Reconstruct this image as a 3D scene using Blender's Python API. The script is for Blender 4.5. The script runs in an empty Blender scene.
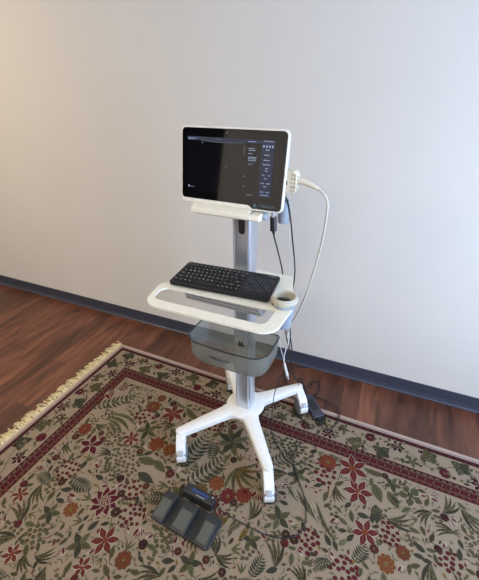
import bpy, bmesh, math, random
from mathutils import Vector, Matrix
random.seed(7)
R = math.radians
C = bpy.context.scene.collection
PI = math.pi

# ---------------------------------------------------------------- materials
def mat(name, col, rough=.5, metal=0, spec=.5, coat=0, noise=None, bump=None, alpha=None, emit=None):
    m = bpy.data.materials.new(name); m.use_nodes = True
    nt = m.node_tree; b = nt.nodes['Principled BSDF']
    b.inputs['Base Color'].default_value = (*col, 1)
    b.inputs['Roughness'].default_value = rough
    b.inputs['Metallic'].default_value = metal
    b.inputs['Specular IOR Level'].default_value = spec
    b.inputs['Coat Weight'].default_value = coat
    if emit:
        b.inputs['Emission Color'].default_value = (*emit[0], 1)
        b.inputs['Emission Strength'].default_value = emit[1]
    tc = nt.nodes.new('ShaderNodeTexCoord')
    n = nt.nodes.new('ShaderNodeTexNoise'); nt.links.new(tc.outputs['Object'], n.inputs['Vector'])
    sc, amt = noise or (40, .04)
    n.inputs['Scale'].default_value = sc; n.inputs['Detail'].default_value = 4
    r = nt.nodes.new('ShaderNodeValToRGB'); nt.links.new(n.outputs['Fac'], r.inputs['Fac'])
    r.color_ramp.elements[0].position = .3; r.color_ramp.elements[1].position = .7
    r.color_ramp.elements[0].color = (*[c * (1 - amt) for c in col], 1)
    r.color_ramp.elements[1].color = (*[min(1, c * (1 + amt)) for c in col], 1)
    nt.links.new(r.outputs['Color'], b.inputs['Base Color'])
    if bump:
        n2 = nt.nodes.new('ShaderNodeTexNoise'); nt.links.new(tc.outputs['Object'], n2.inputs['Vector'])
        n2.inputs['Scale'].default_value = bump[0]; n2.inputs['Detail'].default_value = 3
        bp = nt.nodes.new('ShaderNodeBump'); bp.inputs['Strength'].default_value = bump[1]; bp.inputs['Distance'].default_value = .002
        nt.links.new(n2.outputs['Fac'], bp.inputs['Height']); nt.links.new(bp.outputs['Normal'], b.inputs['Normal'])
    if alpha is not None:
        out = nt.nodes['Material Output']; mx = nt.nodes.new('ShaderNodeMixShader'); tr = nt.nodes.new('ShaderNodeBsdfTransparent')
        tr.inputs['Color'].default_value = (*alpha[1], 1); mx.inputs['Fac'].default_value = alpha[0]
        nt.links.new(tr.outputs[0], mx.inputs[1]); nt.links.new(b.outputs[0], mx.inputs[2]); nt.links.new(mx.outputs[0], out.inputs['Surface'])
    return m

M = {}
M['white'] = mat('cream_white_plastic', (.82, .79, .67), .38)
M['basewhite'] = mat('white_painted_metal', (.74, .73, .69), .38)
M['body'] = mat('ivory_housing', (.82, .80, .72), .35)
M['shell'] = mat('grey_shell', (.42, .42, .44), .45)
M['column'] = mat('anodised_aluminium', (.60, .64, .71), .30, .85, noise=(3, .005))
M['dark'] = mat('black_plastic', (.012, .012, .014), .4)
M['key'] = mat('key_plastic', (.010, .010, .011), .5, spec=.35)
M['keyprint'] = mat('key_legend_print', (.55, .55, .55), .6)
M['kbody'] = mat('keyboard_black', (.008, .008, .009), .5, spec=.35)
M['pad'] = mat('touchpad_black', (.010, .010, .015), .55, spec=.3)
M['glass'] = mat('black_glass', (.003, .003, .004), .04, spec=.85)
M['cable'] = mat('black_cable', (.012, .012, .015), .45)
M['creamcable'] = mat('cream_cable', (.55, .53, .46), .45)
M['whitecable'] = mat('white_cable', (.68, .68, .66), .45)
M['cream'] = mat('cream_connector', (.66, .60, .46), .45)
M['ring'] = mat('taupe_ring', (.50, .47, .37), .4)
M['smoke'] = mat('smoked_clear_plastic', (.31, .31, .27), .3, alpha=(.34, (.86, .88, .88)))
M['smokeedge'] = mat('smoked_plastic_edge', (.03, .033, .036), .25, alpha=(.85, (.3, .3, .3)))
M['holder'] = mat('blue_grey_plastic', (.30, .34, .39), .35)
M['cup'] = mat('taupe_cup', (.44, .41, .33), .45)
M['perf'] = mat('grey_perforated', (.38, .39, .38), .5)
M['hole'] = mat('hole_dark', (.03, .03, .03), .8)
M['caster'] = mat('caster_white', (.72, .72, .69), .4)
M['rubber'] = mat('caster_rubber', (.20, .22, .25), .5)
M['brake'] = mat('brake_grey', (.38, .41, .44), .4)
M['brick'] = mat('adapter_black', (.040, .036, .055), .42)
M['pedal'] = mat('pedal_housing', (.020, .021, .022), .45, bump=(300, .4))
M['pedalpad'] = mat('pedal_rubber_pad', (.075, .078, .062), .55, bump=(400, .6))
M['blueprint'] = mat('blue_print', (.05, .10, .42), .5)
M['greyprint'] = mat('grey_print', (.10, .11, .11), .4, alpha=(.6, (.8, .8, .8)))
M['logo'] = mat('logo_print', (.10, .15, .19), .5)
M['ui_bright'] = mat('ui_bright', (.01, .01, .01), .3, emit=((.55, .66, 1), .55))
M['ui_mid'] = mat('ui_mid', (.01, .01, .01), .3, emit=((.35, .42, .62), .30))
M['ui_blue'] = mat('ui_blue', (.01, .01, .01), .3, emit=((.20, .26, .62), .24))
M['ui_dark'] = mat('ui_dark', (.01, .01, .01), .3, emit=((.22, .28, .60), .085))
M['ui_black'] = mat('ui_black', (.003, .003, .004), .05, spec=.85, emit=((.30, .32, .5), .004))
M['lamp'] = mat('lamp_diffuser', (.9, .9, .9), .6, emit=((1, .83, .58), 14.5))
M['frame'] = mat('painted_frame', (.75, .74, .70), .4)
M['added_door'] = mat('added_dark_door', (.006, .005, .005), .6, spec=.1)  # near-black, for the unseen panel mirrored in the tablet glass
M['wall'] = mat('painted_wall', (.65, .617, .568), .85, noise=(3, .012), bump=(260, .12))
M['ceil'] = mat('ceiling_paint', (.78, .76, .72), .9)
M['base'] = mat('navy_vinyl_baseboard', (.040, .045, .066), .42)
M['toe'] = mat('baseboard_toe', (.30, .26, .25), .4)

def floor_mat():
    m = bpy.data.materials.new('wood_planks'); m.use_nodes = True
    nt = m.node_tree; b = nt.nodes['Principled BSDF']; L = nt.links.new
    tc = nt.nodes.new('ShaderNodeTexCoord')
    mp = nt.nodes.new('ShaderNodeMapping'); mp.inputs['Rotation'].default_value = (0, 0, R(90)); L(tc.outputs['Object'], mp.inputs['Vector'])
    br = nt.nodes.new('ShaderNodeTexBrick'); L(mp.outputs[0], br.inputs['Vector'])
    br.inputs['Scale'].default_value = 1; br.inputs['Brick Width'].default_value = .92; br.inputs['Row Height'].default_value = .098
    br.inputs['Mortar Size'].default_value = .0012; br.inputs['Mortar Smooth'].default_value = .3; br.inputs['Bias'].default_value = 0
    br.offset = .37
    br.inputs['Color1'].default_value = (.075, .025, .013, 1); br.inputs['Color2'].default_value = (.150, .052, .027, 1)
    br.inputs['Mortar'].default_value = (.03, .010, .006, 1)
    mp2 = nt.nodes.new('ShaderNodeMapping'); mp2.inputs['Scale'].default_value = (13, 2.6, 1); L(tc.outputs['Object'], mp2.inputs['Vector'])
    n = nt.nodes.new('ShaderNodeTexNoise'); n.inputs['Scale'].default_value = 1.3; n.inputs['Detail'].default_value = 6; n.inputs['Distortion'].default_value = .8; L(mp2.outputs[0], n.inputs['Vector'])
    rp = nt.nodes.new('ShaderNodeValToRGB'); L(n.outputs['Fac'], rp.inputs['Fac'])
    rp.color_ramp.elements[0].position = .30; rp.color_ramp.elements[0].color = (.42, .40, .40, 1)
    rp.color_ramp.elements[1].position = .70; rp.color_ramp.elements[1].color = (1.45, 1.5, 1.5, 1)
    mx = nt.nodes.new('ShaderNodeMix'); mx.data_type = 'RGBA'; mx.blend_type = 'MULTIPLY'; mx.inputs['Factor'].default_value = 1
    L(br.outputs['Color'], mx.inputs['A']); L(rp.outputs['Color'], mx.inputs['B'])
    L(mx.outputs['Result'], b.inputs['Base Color'])
    b.inputs['Roughness'].default_value = .34; b.inputs['Specular IOR Level'].default_value = .5
    bp = nt.nodes.new('ShaderNodeBump'); bp.inputs['Strength'].default_value = .25; bp.inputs['Distance'].default_value = .002
    L(n.outputs['Fac'], bp.inputs['Height']); L(bp.outputs['Normal'], b.inputs['Normal'])
    return m
M['floor'] = floor_mat()

# ---------------------------------------------------------------- mesh helpers
def obj(name, bm, mats, parent=None, loc=(0, 0, 0), rot=(0, 0, 0), smooth=None, bevel=0):
    me = bpy.data.meshes.new(name); bm.to_mesh(me); bm.free()
    o = bpy.data.objects.new(name, me); C.objects.link(o)
    for m in (mats if isinstance(mats, (list, tuple)) else [mats]): me.materials.append(M[m] if isinstance(m, str) else m)
    o.location = loc; o.rotation_euler = rot
    if parent: o.parent = parent
    if bevel:
        md = o.modifiers.new('bevel', 'BEVEL'); md.width = bevel; md.segments = 3; md.limit_method = 'ANGLE'; md.angle_limit = R(35)
    if smooth is not None:
        me.polygons.foreach_set('use_smooth', [True] * len(me.polygons))
        me.set_sharp_from_angle(angle=R(smooth))
    return o

def thing(name, label, cat, loc=(0, 0, 0), rot=(0, 0, 0), group=None):
    o = bpy.data.objects.new(name, None); C.objects.link(o); o.empty_display_size = .05
    o.location = loc; o.rotation_euler = rot; o['label'] = label; o['category'] = cat
    if group: o['group'] = group
    return o

def tag(o, label, cat):
    o['label'] = label; o['category'] = cat; return o

def struct(o):
    o['kind'] = 'structure'; return o

def box(bm, x0, x1, y0, y1, z0, z1, mi=0, mtx=None):
    g = bmesh.ops.create_cube(bm, size=1)
    for v in g['verts']:
        v.co = Vector(((x0 + x1) / 2 + v.co.x * (x1 - x0), (y0 + y1) / 2 + v.co.y * (y1 - y0), (z0 + z1) / 2 + v.co.z * (z1 - z0)))
        if mtx: v.co = mtx @ v.co
    for f in {f for v in g['verts'] for f in v.link_faces}: f.material_index = mi
    return g['verts']

def rpoly(pts, seg=6):
    """polygon from (x, y, radius) with rounded corners"""
    out = []; n = len(pts)
    for i in range(n):
        p = Vector(pts[i][:2]); r = pts[i][2]
        a = Vector(pts[i - 1][:2]); b = Vector(pts[(i + 1) % n][:2])
        if r <= 0: out.append(p); continue
        da = (a - p).normalized(); db = (b - p).normalized()
        ang = da.angle(db); t = r / math.tan(ang / 2)
        t = min(t, (a - p).length * .5, (b - p).length * .5); r2 = t * math.tan(ang / 2)
        c = p + (da + db).normalized() * (r2 / math.sin(ang / 2))
        p0 = p + da * t - c; p1 = p + db * t - c
        a0 = math.atan2(p0.y, p0.x); a1 = math.atan2(p1.y, p1.x)
        d = (a1 - a0 + PI) % (2 * PI) - PI
        for k in range(seg + 1):
            q = a0 + d * k / seg; out.append(c + Vector((math.cos(q), math.sin(q))) * r2)
    return out

def rrect(x0, x1, y0, y1, r, seg=6):
    return rpoly([(x0, y0, r), (x1, y0, r), (x1, y1, r), (x0, y1, r)], seg)

def prism(bm, outer, holes, z0, z1, mi=0, mtx=None):
    """outline extruded in z, with holes"""
    edges = []; loops = []
    for lp in [outer] + list(holes):
        vs = [bm.verts.new((p[0], p[1], z1)) for p in lp]
        loops.append(vs)
        for i in range(len(vs)): edges.append(bm.edges.new((vs[i], vs[(i + 1) % len(vs)])))
    if holes:
        fs = [g for g in bmesh.ops.triangle_fill(bm, use_beauty=True, use_dissolve=False, edges=edges)['geom'] if isinstance(g, bmesh.types.BMFace)]
    else:
        fs = [bm.faces.new(loops[0])]
    for f in fs:
        f.normal_update()
        if f.normal.z < 0: f.normal_flip()
    allv = [v for l in loops for v in l]
    low = {v: bm.verts.new((v.co.x, v.co.y, z0)) for v in allv}
    new = list(fs)
    for f in fs: new.append(bm.faces.new([low[v] for v in reversed(f.verts)]))
    for l in loops:
        for i in range(len(l)):
            a, b = l[i], l[(i + 1) % len(l)]
            new.append(bm.faces.new((a, b, low[b], low[a])))
    bmesh.ops.recalc_face_normals(bm, faces=new)
    for f in new: f.material_index = mi
    if mtx:
        for v in allv + list(low.values()): v.co = mtx @ v.co
    return allv + list(low.values())

XZ = Matrix(((1, 0, 0, 0), (0, 0, -1, 0), (0, 1, 0, 0), (0, 0, 0, 1)))   # draws (x, y) outlines in the x-z plane, extrusion towards -y
YZ = Matrix(((0, 0, 1, 0), (1, 0, 0, 0), (0, 1, 0, 0), (0, 0, 0, 1)))    # outlines in the y-z plane, extrusion along x

def lathe(bm, prof, n=32, cx=0, cy=0, mi=0, mtx=None):
    rings = []
    for r, z in prof:
        rings.append([bm.verts.new((cx + r * math.cos(2 * PI * k / n), cy + r * math.sin(2 * PI * k / n), z)) for k in range(n)])
    fs = []
    for a, b in zip(rings, rings[1:]):
        for k in range(n): fs.append(bm.faces.new((a[k], a[(k + 1) % n], b[(k + 1) % n], b[k])))
    fs.append(bm.faces.new(rings[0][::-1])); fs.append(bm.faces.new(rings[-1]))
    for f in fs: f.material_index = mi
    if mtx:
        for rg in rings:
            for v in rg: v.co = mtx @ v.co

def catmull(pts, sub=6):
    P = [Vector(p) for p in pts]; P = [P[0] * 2 - P[1]] + P + [P[-1] * 2 - P[-2]]; out = []
    for i in range(1, len(P) - 2):
        a, b, c, d = P[i - 1:i + 3]
        for k in range(sub):
            t = k / sub
            out.append(.5 * ((2 * b) + (c - a) * t + (2 * a - 5 * b + 4 * c - d) * t * t + (3 * b - a - 3 * c + d) * t ** 3))
    out.append(P[-2]); return out

def tube(bm, pts, r, n=8, sub=6, mi=0, r_end=None):
    P = catmull(pts, sub) if sub > 1 else [Vector(p) for p in pts]
    rings = []; up = Vector((0, 0, 1)); prev = None
    for i, p in enumerate(P):
        t = (P[min(i + 1, len(P) - 1)] - P[max(i - 1, 0)]).normalized()
        if prev is None: u = t.orthogonal().normalized()
        else: u = (prev - t * prev.dot(t)).normalized()
        prev = u; w = t.cross(u)
        rr = r if r_end is None else r + (r_end - r) * i / (len(P) - 1)
        rings.append([bm.verts.new(p + (u * math.cos(2 * PI * k / n) + w * math.sin(2 * PI * k / n)) * rr) for k in range(n)])
    for a, b in zip(rings, rings[1:]):
        for k in range(n):
            bm.faces.new((a[k], a[(k + 1) % n], b[(k + 1) % n], b[k])).material_index = mi
    bm.faces.new(rings[0][::-1]).material_index = mi; bm.faces.new(rings[-1]).material_index = mi

def text(bm, s, size, mtx, mi=0, depth=.0003, align='CENTER'):
    cu = bpy.data.curves.new('t', 'FONT'); cu.body = s; cu.size = size; cu.extrude = depth; cu.align_x = align; cu.align_y = 'CENTER'; cu.resolution_u = 2
    o = bpy.data.objects.new('t', cu); C.objects.link(o)
    dg = bpy.context.evaluated_depsgraph_get(); me = bpy.data.meshes.new_from_object(o.evaluated_get(dg))
    n0 = len(bm.verts); f0 = len(bm.faces); bm.from_mesh(me); bm.verts.ensure_lookup_table(); bm.faces.ensure_lookup_table()
    for v in bm.verts[n0:]: v.co = mtx @ v.co
    for f in bm.faces[f0:]: f.material_index = mi
    bpy.data.objects.remove(o); bpy.data.curves.remove(cu); bpy.data.meshes.remove(me)

B = bmesh.new

# ---------------------------------------------------------------- the room
WANG = R(-22.8)
# room frame: origin on the wall line, x along the wall to the right, y into the wall
w0 = Vector((-.472, 2.044, 0))
room = Matrix.Translation(w0) @ Matrix.Rotation(WANG, 4, 'Z')
XL, XR, YF, HC = -2.9, 3.0, -4.2, 2.7
RL = tuple(w0); RR = (0, 0, WANG)
bm = B(); box(bm, XL - .1, XR + .1, YF - .1, .1, -.1, 0); struct(obj('floor', bm, 'floor', loc=RL, rot=RR))
bm = B(); box(bm, XL - .1, XR + .1, YF - .1, .1, HC, HC + .1); struct(obj('ceiling', bm, 'ceil', loc=RL, rot=RR))
bm = B(); box(bm, XL - .1, XR + .1, 0, .1, 0, HC); struct(obj('wall_back', bm, 'wall', loc=RL, rot=RR))
bm = B(); box(bm, XL - .1, XL, YF, 0, 0, HC); struct(obj('wall_left', bm, 'wall', loc=RL, rot=RR))
# right wall with window opening
WY0, WY1, WZ0, WZ1 = -2.45, -.35, .45, 2.1
bm = B(); prism(bm, [(YF, 0), (0, 0), (0, HC), (YF, HC)], [[(WY0, WZ0), (WY1, WZ0), (WY1, WZ1), (WY0, WZ1)]], XR, XR + .1, mtx=YZ)
struct(obj('wall_right', bm, 'wall', loc=RL, rot=RR))
DX0, DX1 = -2.35, -1.21  # opening sized for the dark half of the screen reflection
bm = B(); prism(bm, [(XL - .1, 0), (DX0, 0), (DX0, 2.42), (DX1, 2.42), (DX1, 0), (XR + .1, 0), (XR + .1, HC), (XL - .1, HC)], [], -YF, -YF + .1, mtx=XZ)
struct(obj('wall_front', bm, 'wall', loc=RL, rot=RR))
bm = B(); box(bm, DX0, DX1, YF - .06, YF - .02, 0, 2.42); d = struct(obj('added_door_1', bm, 'added_door', loc=RL, rot=RR))  # unseen dark door, added to blacken the left of the screen's reflection
bm = B(); lathe(bm, [(.012, 0), (.012, .03), (.028, .04), (.03, .06), (.018, .075)], 20, mtx=Matrix.Translation((DX0 + .08, YF - .02, 1)) @ Matrix.Rotation(-PI / 2, 4, 'X')); obj('added_door_knob', bm, 'shell', d, smooth=40)
bm = B(); prism(bm, [(WY0, WZ0), (WY1, WZ0), (WY1, WZ1), (WY0, WZ1)], [[(WY0 + .05, WZ0 + .05), (-1.43, WZ0 + .05), (-1.43, WZ1 - .05), (WY0 + .05, WZ1 - .05)], [(-1.37, WZ0 + .05), (WY1 - .05, WZ0 + .05), (WY1 - .05, WZ1 - .05), (-1.37, WZ1 - .05)]], XR + .02, XR + .07, mtx=YZ)
wf = struct(obj('window_1', bm, 'frame', loc=RL, rot=RR))

def baseboard(name, L, loc, rz):
    # cove base: tall face, small toe with a lighter edge along the floor
    pr = [(0, 0), (-.015, 0), (-.015, .005), (-.008, .010), (-.0035, .03), (-.0035, .090), (-.002, .092), (0, .092)]
    bm = B(); vs = prism(bm, pr, [], 0, L, mtx=YZ)
    for f in bm.faces:
        c = f.calc_center_median()
        if c.z < .011 and abs(f.normal.x) < .5: f.material_index = 1
    o = struct(obj(name, bm, ['base', 'toe'], loc=loc, rot=(0, 0, rz))); return o
def rp(x, y, z=0): return tuple(room @ Vector((x, y, z)))
baseboard('baseboard_back', XR - XL, rp(XL, 0), WANG)
baseboard('baseboard_right', -YF, rp(XR, 0), WANG - PI / 2)
baseboard('baseboard_left', -YF, rp(XL, YF), WANG + PI / 2)

for k, (lx, ly) in enumerate([(-1.5, -1.2), (-1.5, -3.0), (.9, -3.2)]):
    t = thing('ceiling_light', ['warm ceiling panel nearest the left wall and the back wall', 'warm ceiling panel near the left wall towards the front wall', 'warm ceiling panel on the window side of the ceiling'][k], 'ceiling light', rp(lx, ly, HC), (0, 0, WANG))
    bm = B(); prism(bm, rrect(-.62, .62, -.32, .32, .01, 2), [rrect(-.58, .58, -.28, .28, .01, 2)], -.04, 0); obj('lamp_frame', bm, 'frame', t)
    bm = B(); box(bm, -.58, .58, -.28, .28, -.03, -.015); obj('lamp_diffuser', bm, 'lamp', t)

# ---------------------------------------------------------------- cart
YAW = R(-24.3)
CART = (0, 1.228, 0)
cart = thing('medical_cart', 'white rolling pole cart with handle tray, smoked basket and four casters on the patterned rug', 'medical cart', CART, (0, 0, YAW))
cm = Matrix.Translation(CART) @ Matrix.Rotation(YAW, 4, 'Z')
cinv = cm.inverted()

# base: central hub and four curved legs
def zt(d): return .163 - .030 * min(1, d / .33) ** 1.2
TIP = [(-.218, -.25), (.216, -.25), (.200, .243), (-.214, .243)]
LEG0 = .105
def leg_w(d, L):           # half width along the leg
    t = (d - LEG0) / (L - LEG0); return .0345 - .0115 * t
for (tx, ty) in TIP:
    L = math.hypot(tx, ty); ux, uy = tx / L, ty / L; bm = B(); N = 14; secs = []
    for k in range(N + 9):
        if k <= N: d = .058 + (L - .058) * k / N; w = leg_w(d, L)
        else:
            q = (k - N) / 8 * PI / 2; w0_ = leg_w(L, L); d = L + w0_ * math.sin(q); w = max(w0_ * math.cos(q), .0008)
        z1 = zt(d); th = .030
        sec = []
        prof = [(-1, -th), (-1, -.010), (-.93, -.004), (-.78, -.0008), (0, 0), (.78, -.0008), (.93, -.004), (1, -.010), (1, -th), (.8, -th - .003), (-.8, -th - .003)]
        for a, dz in prof: sec.append(bm.verts.new((ux * d - uy * a * w, uy * d + ux * a * w, z1 + dz)))
        secs.append(sec)
    for a, b in zip(secs, secs[1:]):
        for k in range(len(a)): bm.faces.new((a[k], a[(k + 1) % len(a)], b[(k + 1) % len(a)], b[k]))
    bm.faces.new(secs[0]); bm.faces.new(secs[-1])
    bmesh.ops.recalc_face_normals(bm, faces=bm.faces)
    obj('leg', bm, 'basewhite', cart, smooth=50)
# hub outline with concave fillets between legs
out = []
for i, (tx, ty) in enumerate(TIP):
    L = math.hypot(tx, ty); ux, uy = tx / L, ty / L; d = LEG0 + .004; w = leg_w(d, L)
    pR = Vector((ux * d + uy * w, uy * d - ux * w)); pL = Vector((ux * d - uy * w, uy * d + ux * w))
    nx, ny = TIP[(i + 1) % 4]; Ln = math.hypot(nx, ny); vx, vy = nx / Ln, ny / Ln
    nR = Vector((vx * d + vy * w, vy * d - vx * w))
    out += [pR, pL]
    ctrl = (pL + nR) / 2 * .60
    for k in range(1, 10):
        t = k / 10; out.append(pL * (1 - t) ** 2 + ctrl * 2 * t * (1 - t) + nR * t * t)
bm = B(); prism(bm, out, [], .123, .1545)
obj('hub', bm, 'basewhite', cart, bevel=.005, smooth=40)
bm = B(); lathe(bm, [(.094, .150), (.088, .1555), (.070, .1595), (.052, .1625), (.0, .1625)], 40); obj('hub_cap', bm, 'basewhite', cart, smooth=50)

# casters
def caster(x, y, head):
    e = bpy.data.objects.new('caster', None)
    prof = rpoly([(-.024, .072, .012), (-.020, .122, .006), (.020, .122, .010), (.070, .100, .03), (.098, .052, .02), (.094, .022, .006), (.080, .024, .004), (.060, .052, .02), (.020, .052, .02)], 5)
    bm = B(); prism(bm, prof, [], -.0215, .0215, mtx=Matrix.Rotation(0, 4, 'Z') @ Matrix(((1, 0, 0, 0), (0, 0, 1, 0), (0, 1, 0, 0), (0, 0, 0, 1))))
    bmesh.ops.recalc_face_normals(bm, faces=bm.faces)
    wz = cm.to_euler().z
    o = obj('caster', bm, 'caster', cart, loc=(x, y, 0), rot=(0, 0, head - YAW), bevel=.006, smooth=40)
    for s in (-1, 1):
        bm = B(); lathe(bm, [(.030, -.008), (.042, -.006), (.044, -.003), (.044, .003), (.042, .006), (.030, .008)], 32, mtx=Matrix.Translation((.052, s * .0165, .044)) @ Matrix.Rotation(PI / 2, 4, 'X'))
        obj('wheel', bm, 'rubber', o, smooth=40)
    bm = B(); box(bm, -.011, .011, -.011, .011, -.004, .004, mtx=Matrix.Translation((.091, 0, .079)) @ Matrix.Rotation(R(57), 4, 'Y')); obj('brake_pedal', bm, 'brake', o, bevel=.002, smooth=40)
    bm = B(); lathe(bm, [(.017, .100), (.017, .112)], 24); obj('stem', bm, 'rubber', o, smooth=40)
    return o
for (tx, ty), h in zip(TIP, (-84, -88, -74, -80)): caster(tx, ty, R(h))

# column
bm = B(); prism(bm, rrect(-.0365, .0365, -.040, .036, .012, 5), [], .158, 1.15)
col = obj('column', bm, 'column', cart, smooth=30)
bm = B(); prism(bm, rrect(-.009, .016, 1.052, 1.118, .012, 6), [], .0395, .0408, mtx=XZ); obj('slot', bm, 'dark', col)
for sx in (-.0275, .0275):
    bm = B(); box(bm, sx - .0012, sx + .0012, -.0408, -.0395, .17, 1.148); obj('groove', bm, 'shell', col)
bm = B()
for sx in (-.006, .006): box(bm, sx - .003, sx + .003, -.052, -.038, .545, .575)
box(bm, -.010, .010, -.046, -.038, .57, .582); obj('cable_clip', bm, 'dark', cart)

# worktop with handle loop
outer = rpoly([(.048, .004, .004), (.048, -.043, .004), (-.048, -.043, .004), (-.125, -.085, .02), (-.140, -.205, .004), (-.175, -.214, .02), (-.228, -.228, .030), (-.200, -.377, .062), (.250, -.364, .055), (.258, -.20, .10), (.192, .004, .012)], 10)
hole = rpoly([(-.206, -.256, .028), (-.190, -.336, .032), (.210, -.328, .026), (.213, -.238, .010)], 8)
bm = B(); prism(bm, outer, [hole], .893, .900); obj('worktop', bm, 'white', cart, bevel=.002, smooth=40)
# perforated speaker-like panel under the worktop
bm = B(); prism(bm, rpoly([(-.236, .891, 0), (-.226, .850, .008), (-.05, .850, .006), (-.05, .891, 0)], 4), [], -.132, .160, mtx=YZ)
bmesh.ops.recalc_face_normals(bm, faces=bm.faces)
up_ = obj('under_panel', bm, 'perf', cart, bevel=.004, smooth=40)
bm = B()
for r_ in range(2):
    for k in range(31):
        x = -.124 + k * .0090 + (r_ % 2) * .0045; t = .34 + r_ * .32
        z = .891 - t * .041; y = -.2365 + t * .010
        g = bmesh.ops.create_circle(bm, cap_ends=True, segments=6, radius=.0026)
        for v in g['verts']: v.co = Matrix.Translation((x, y - .0006, z)) @ Matrix.Rotation(PI / 2, 4, 'X') @ v.co
ho = obj('perforation', bm, 'hole', up_); ho['kind'] = 'stuff'
bm = B(); prism(bm, rrect(-.05, .05, -.14, .036, .01, 3), [], .83, .862); obj('worktop_bracket', bm, 'column', cart, bevel=.003, smooth=40)
# cup holder
bm = B(); lathe(bm, [(.022, .822), (.027, .819), (.040, .912), (.0455, .916), (.047, .920), (.047, .926), (.0455, .929), (.042, .930), (.041, .934), (.038, .935), (.0345, .932), (.032, .912), (.029, .893), (.020, .890)], 48, .226, -.196)
for f in bm.faces:
    c = f.calc_center_median(); d = math.hypot(c.x - .226, c.y + .196)
    f.material_index = 1 if c.z > .908 and d > .033 else (2 if f.normal.dot(Vector((c.x - .226, c.y + .196, 0))) < 0 else 0)
bmesh.ops.recalc_face_normals(bm, faces=bm.faces)
for v in bm.verts: v.co.x = .226 + (v.co.x - .226) * .93; v.co.y = -.196 + (v.co.y + .196) * .93
obj('cup_holder', bm, ['holder', 'ring', 'cup'], cart, smooth=40)
bm = B(); box(bm, .19, .245, -.215, -.175, .892, .912); obj('cup_bracket', bm, 'dark', cart, bevel=.003)

# basket: open rounded tub of smoked plastic
def basket():
    def ring(x, y0, y1, r, bow):
        pts = rpoly([(-x, y1, .012), (-x, y0, r), (x, y0, r), (x, y1, .012)], 8)
        # bow the front edge
        out = []
        for p in pts: out.append(Vector((p.x, p.y - bow * max(0, 1 - (p.x / x) ** 2) * (1 if p.y < (y0 + y1) / 2 else 0))))
        return out
    def resample(pts, n=96):
        seg = [(pts[i], pts[(i + 1) % len(pts)]) for i in range(len(pts))]; tot = sum((b - a).length for a, b in seg); res = []
        # fixed number of samples, starting at the back left
        acc = 0; k = 0
        for a, b in seg:
            l = (b - a).length
            while k < n and acc + l >= k * tot / n - 1e-9:
                t = (k * tot / n - acc) / l if l else 0; res.append(a.lerp(b, min(1, max(0, t)))); k += 1
            acc += l
        return res[:n]
    def dense(pts):
        o = []
        for i in range(len(pts)):
            a, b = pts[i], pts[(i + 1) % len(pts)]; m = max(1, int((b - a).length / .012))
            for k in range(m): o.append(a.lerp(b, k / m))
        return o
    def R_(x, y0, y1, r, bow):
        p = rpoly([(-x, y1, .012), (-x, y0, r), (x, y0, r), (x, y1, .012)], 8); p = dense(p)
        p = [Vector((q.x, q.y - bow * max(0, 1 - (q.x / x) ** 2) * (1 if q.y < (y0 + y1) / 2 else 0))) for q in p]
        return resample(p)
    z1, z0 = .652, .546; T = .0032
    prof = [(.170, -.208, -.044, .052, .014, z1), (.168, -.206, -.044, .05, .014, .60), (.166, -.203, -.044, .05, .013, .566), (.158, -.196, -.046, .047, .012, .550), (.148, -.188, -.050, .045, .011, z0)]
    bm = B(); outer_ = [[bm.verts.new((p.x, p.y, z)) for p in R_(x, y0, y1, r, b)] for x, y0, y1, r, b, z in prof]
    inner_ = [[bm.verts.new((p.x, p.y, z + (T if i == 4 else 0))) for p in R_(x - T, y0 + T, y1 - T, r - T, b)] for i, (x, y0, y1, r, b, z) in enumerate(prof)]
    n = len(outer_[0])
    def skin(A, Bq, mi=0):
        for k in range(n): bm.faces.new((A[k], A[(k + 1) % n], Bq[(k + 1) % n], Bq[k])).material_index = mi
    for a, b in zip(outer_, outer_[1:]): skin(a, b)
    for a, b in zip(inner_, inner_[1:]): skin(b, a)
    skin(inner_[0], outer_[0], 1)
    bm.faces.new(outer_[-1]); bm.faces.new(inner_[-1][::-1])
    bmesh.ops.recalc_face_normals(bm, faces=bm.faces)
    o = obj('basket', bm, ['smoke', 'smokeedge'], cart, smooth=40)
    bm = B(); pr = R_(.1725, -.2105, -.0425, .053, .014); tube(bm, [(p.x, p.y, z1) for p in pr] + [(pr[0].x, pr[0].y, z1)], .0016, 8, 1)
    obj('basket_rim', bm, 'smokeedge', o, smooth=60)
    bm = B(); text(bm, 'TERASON', .0215, Matrix.Translation((-.015, -.2200, .604)) @ Matrix.Rotation(PI / 2, 4, 'X'), depth=.0012)
    for v in bm.verts: v.co.y = (v.co.y + .2200) - .2066 - .014 * (1 - (v.co.x / .168) ** 2) - .0006
    obj('basket_lettering', bm, 'greyprint', o)
    return o
basket()
bm = B(); box(bm, -.03, .03, -.05, -.038, .56, .64); obj('basket_bracket', bm, 'column', cart, bevel=.003)

# tablet cradle
bm = B(); prism(bm, rpoly([(-.168, 1.154, .003), (-.160, 1.149, .003), (-.07, 1.149, .003), (-.05, 1.172, .003), (-.128, 1.172, 0), (-.136, 1.176, .002), (-.142, 1.179, .001), (-.168, 1.168, .004)], 3), [], -.138, .076, mtx=YZ)
bmesh.ops.recalc_face_normals(bm, faces=bm.faces)
for v in bm.verts:
    if v.co.x < 0: v.co.x = -.116 - (v.co.z - 1.149) * .25
    else: v.co.x = .076 if v.co.z > 1.171 else .088
cr = obj('tablet_cradle', bm, 'white', cart, bevel=.002, smooth=40)
bm = B(); prism(bm, rpoly([(-.166, 1.153, .003), (-.158, 1.1485, .003), (-.06, 1.1485, .003), (-.06, 1.168, .003), (-.158, 1.168, .003)], 3), [], .085, .118, mtx=YZ)
bmesh.ops.recalc_face_normals(bm, faces=bm.faces); obj('cradle_end', bm, 'white', cart, bevel=.002, smooth=40)
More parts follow.
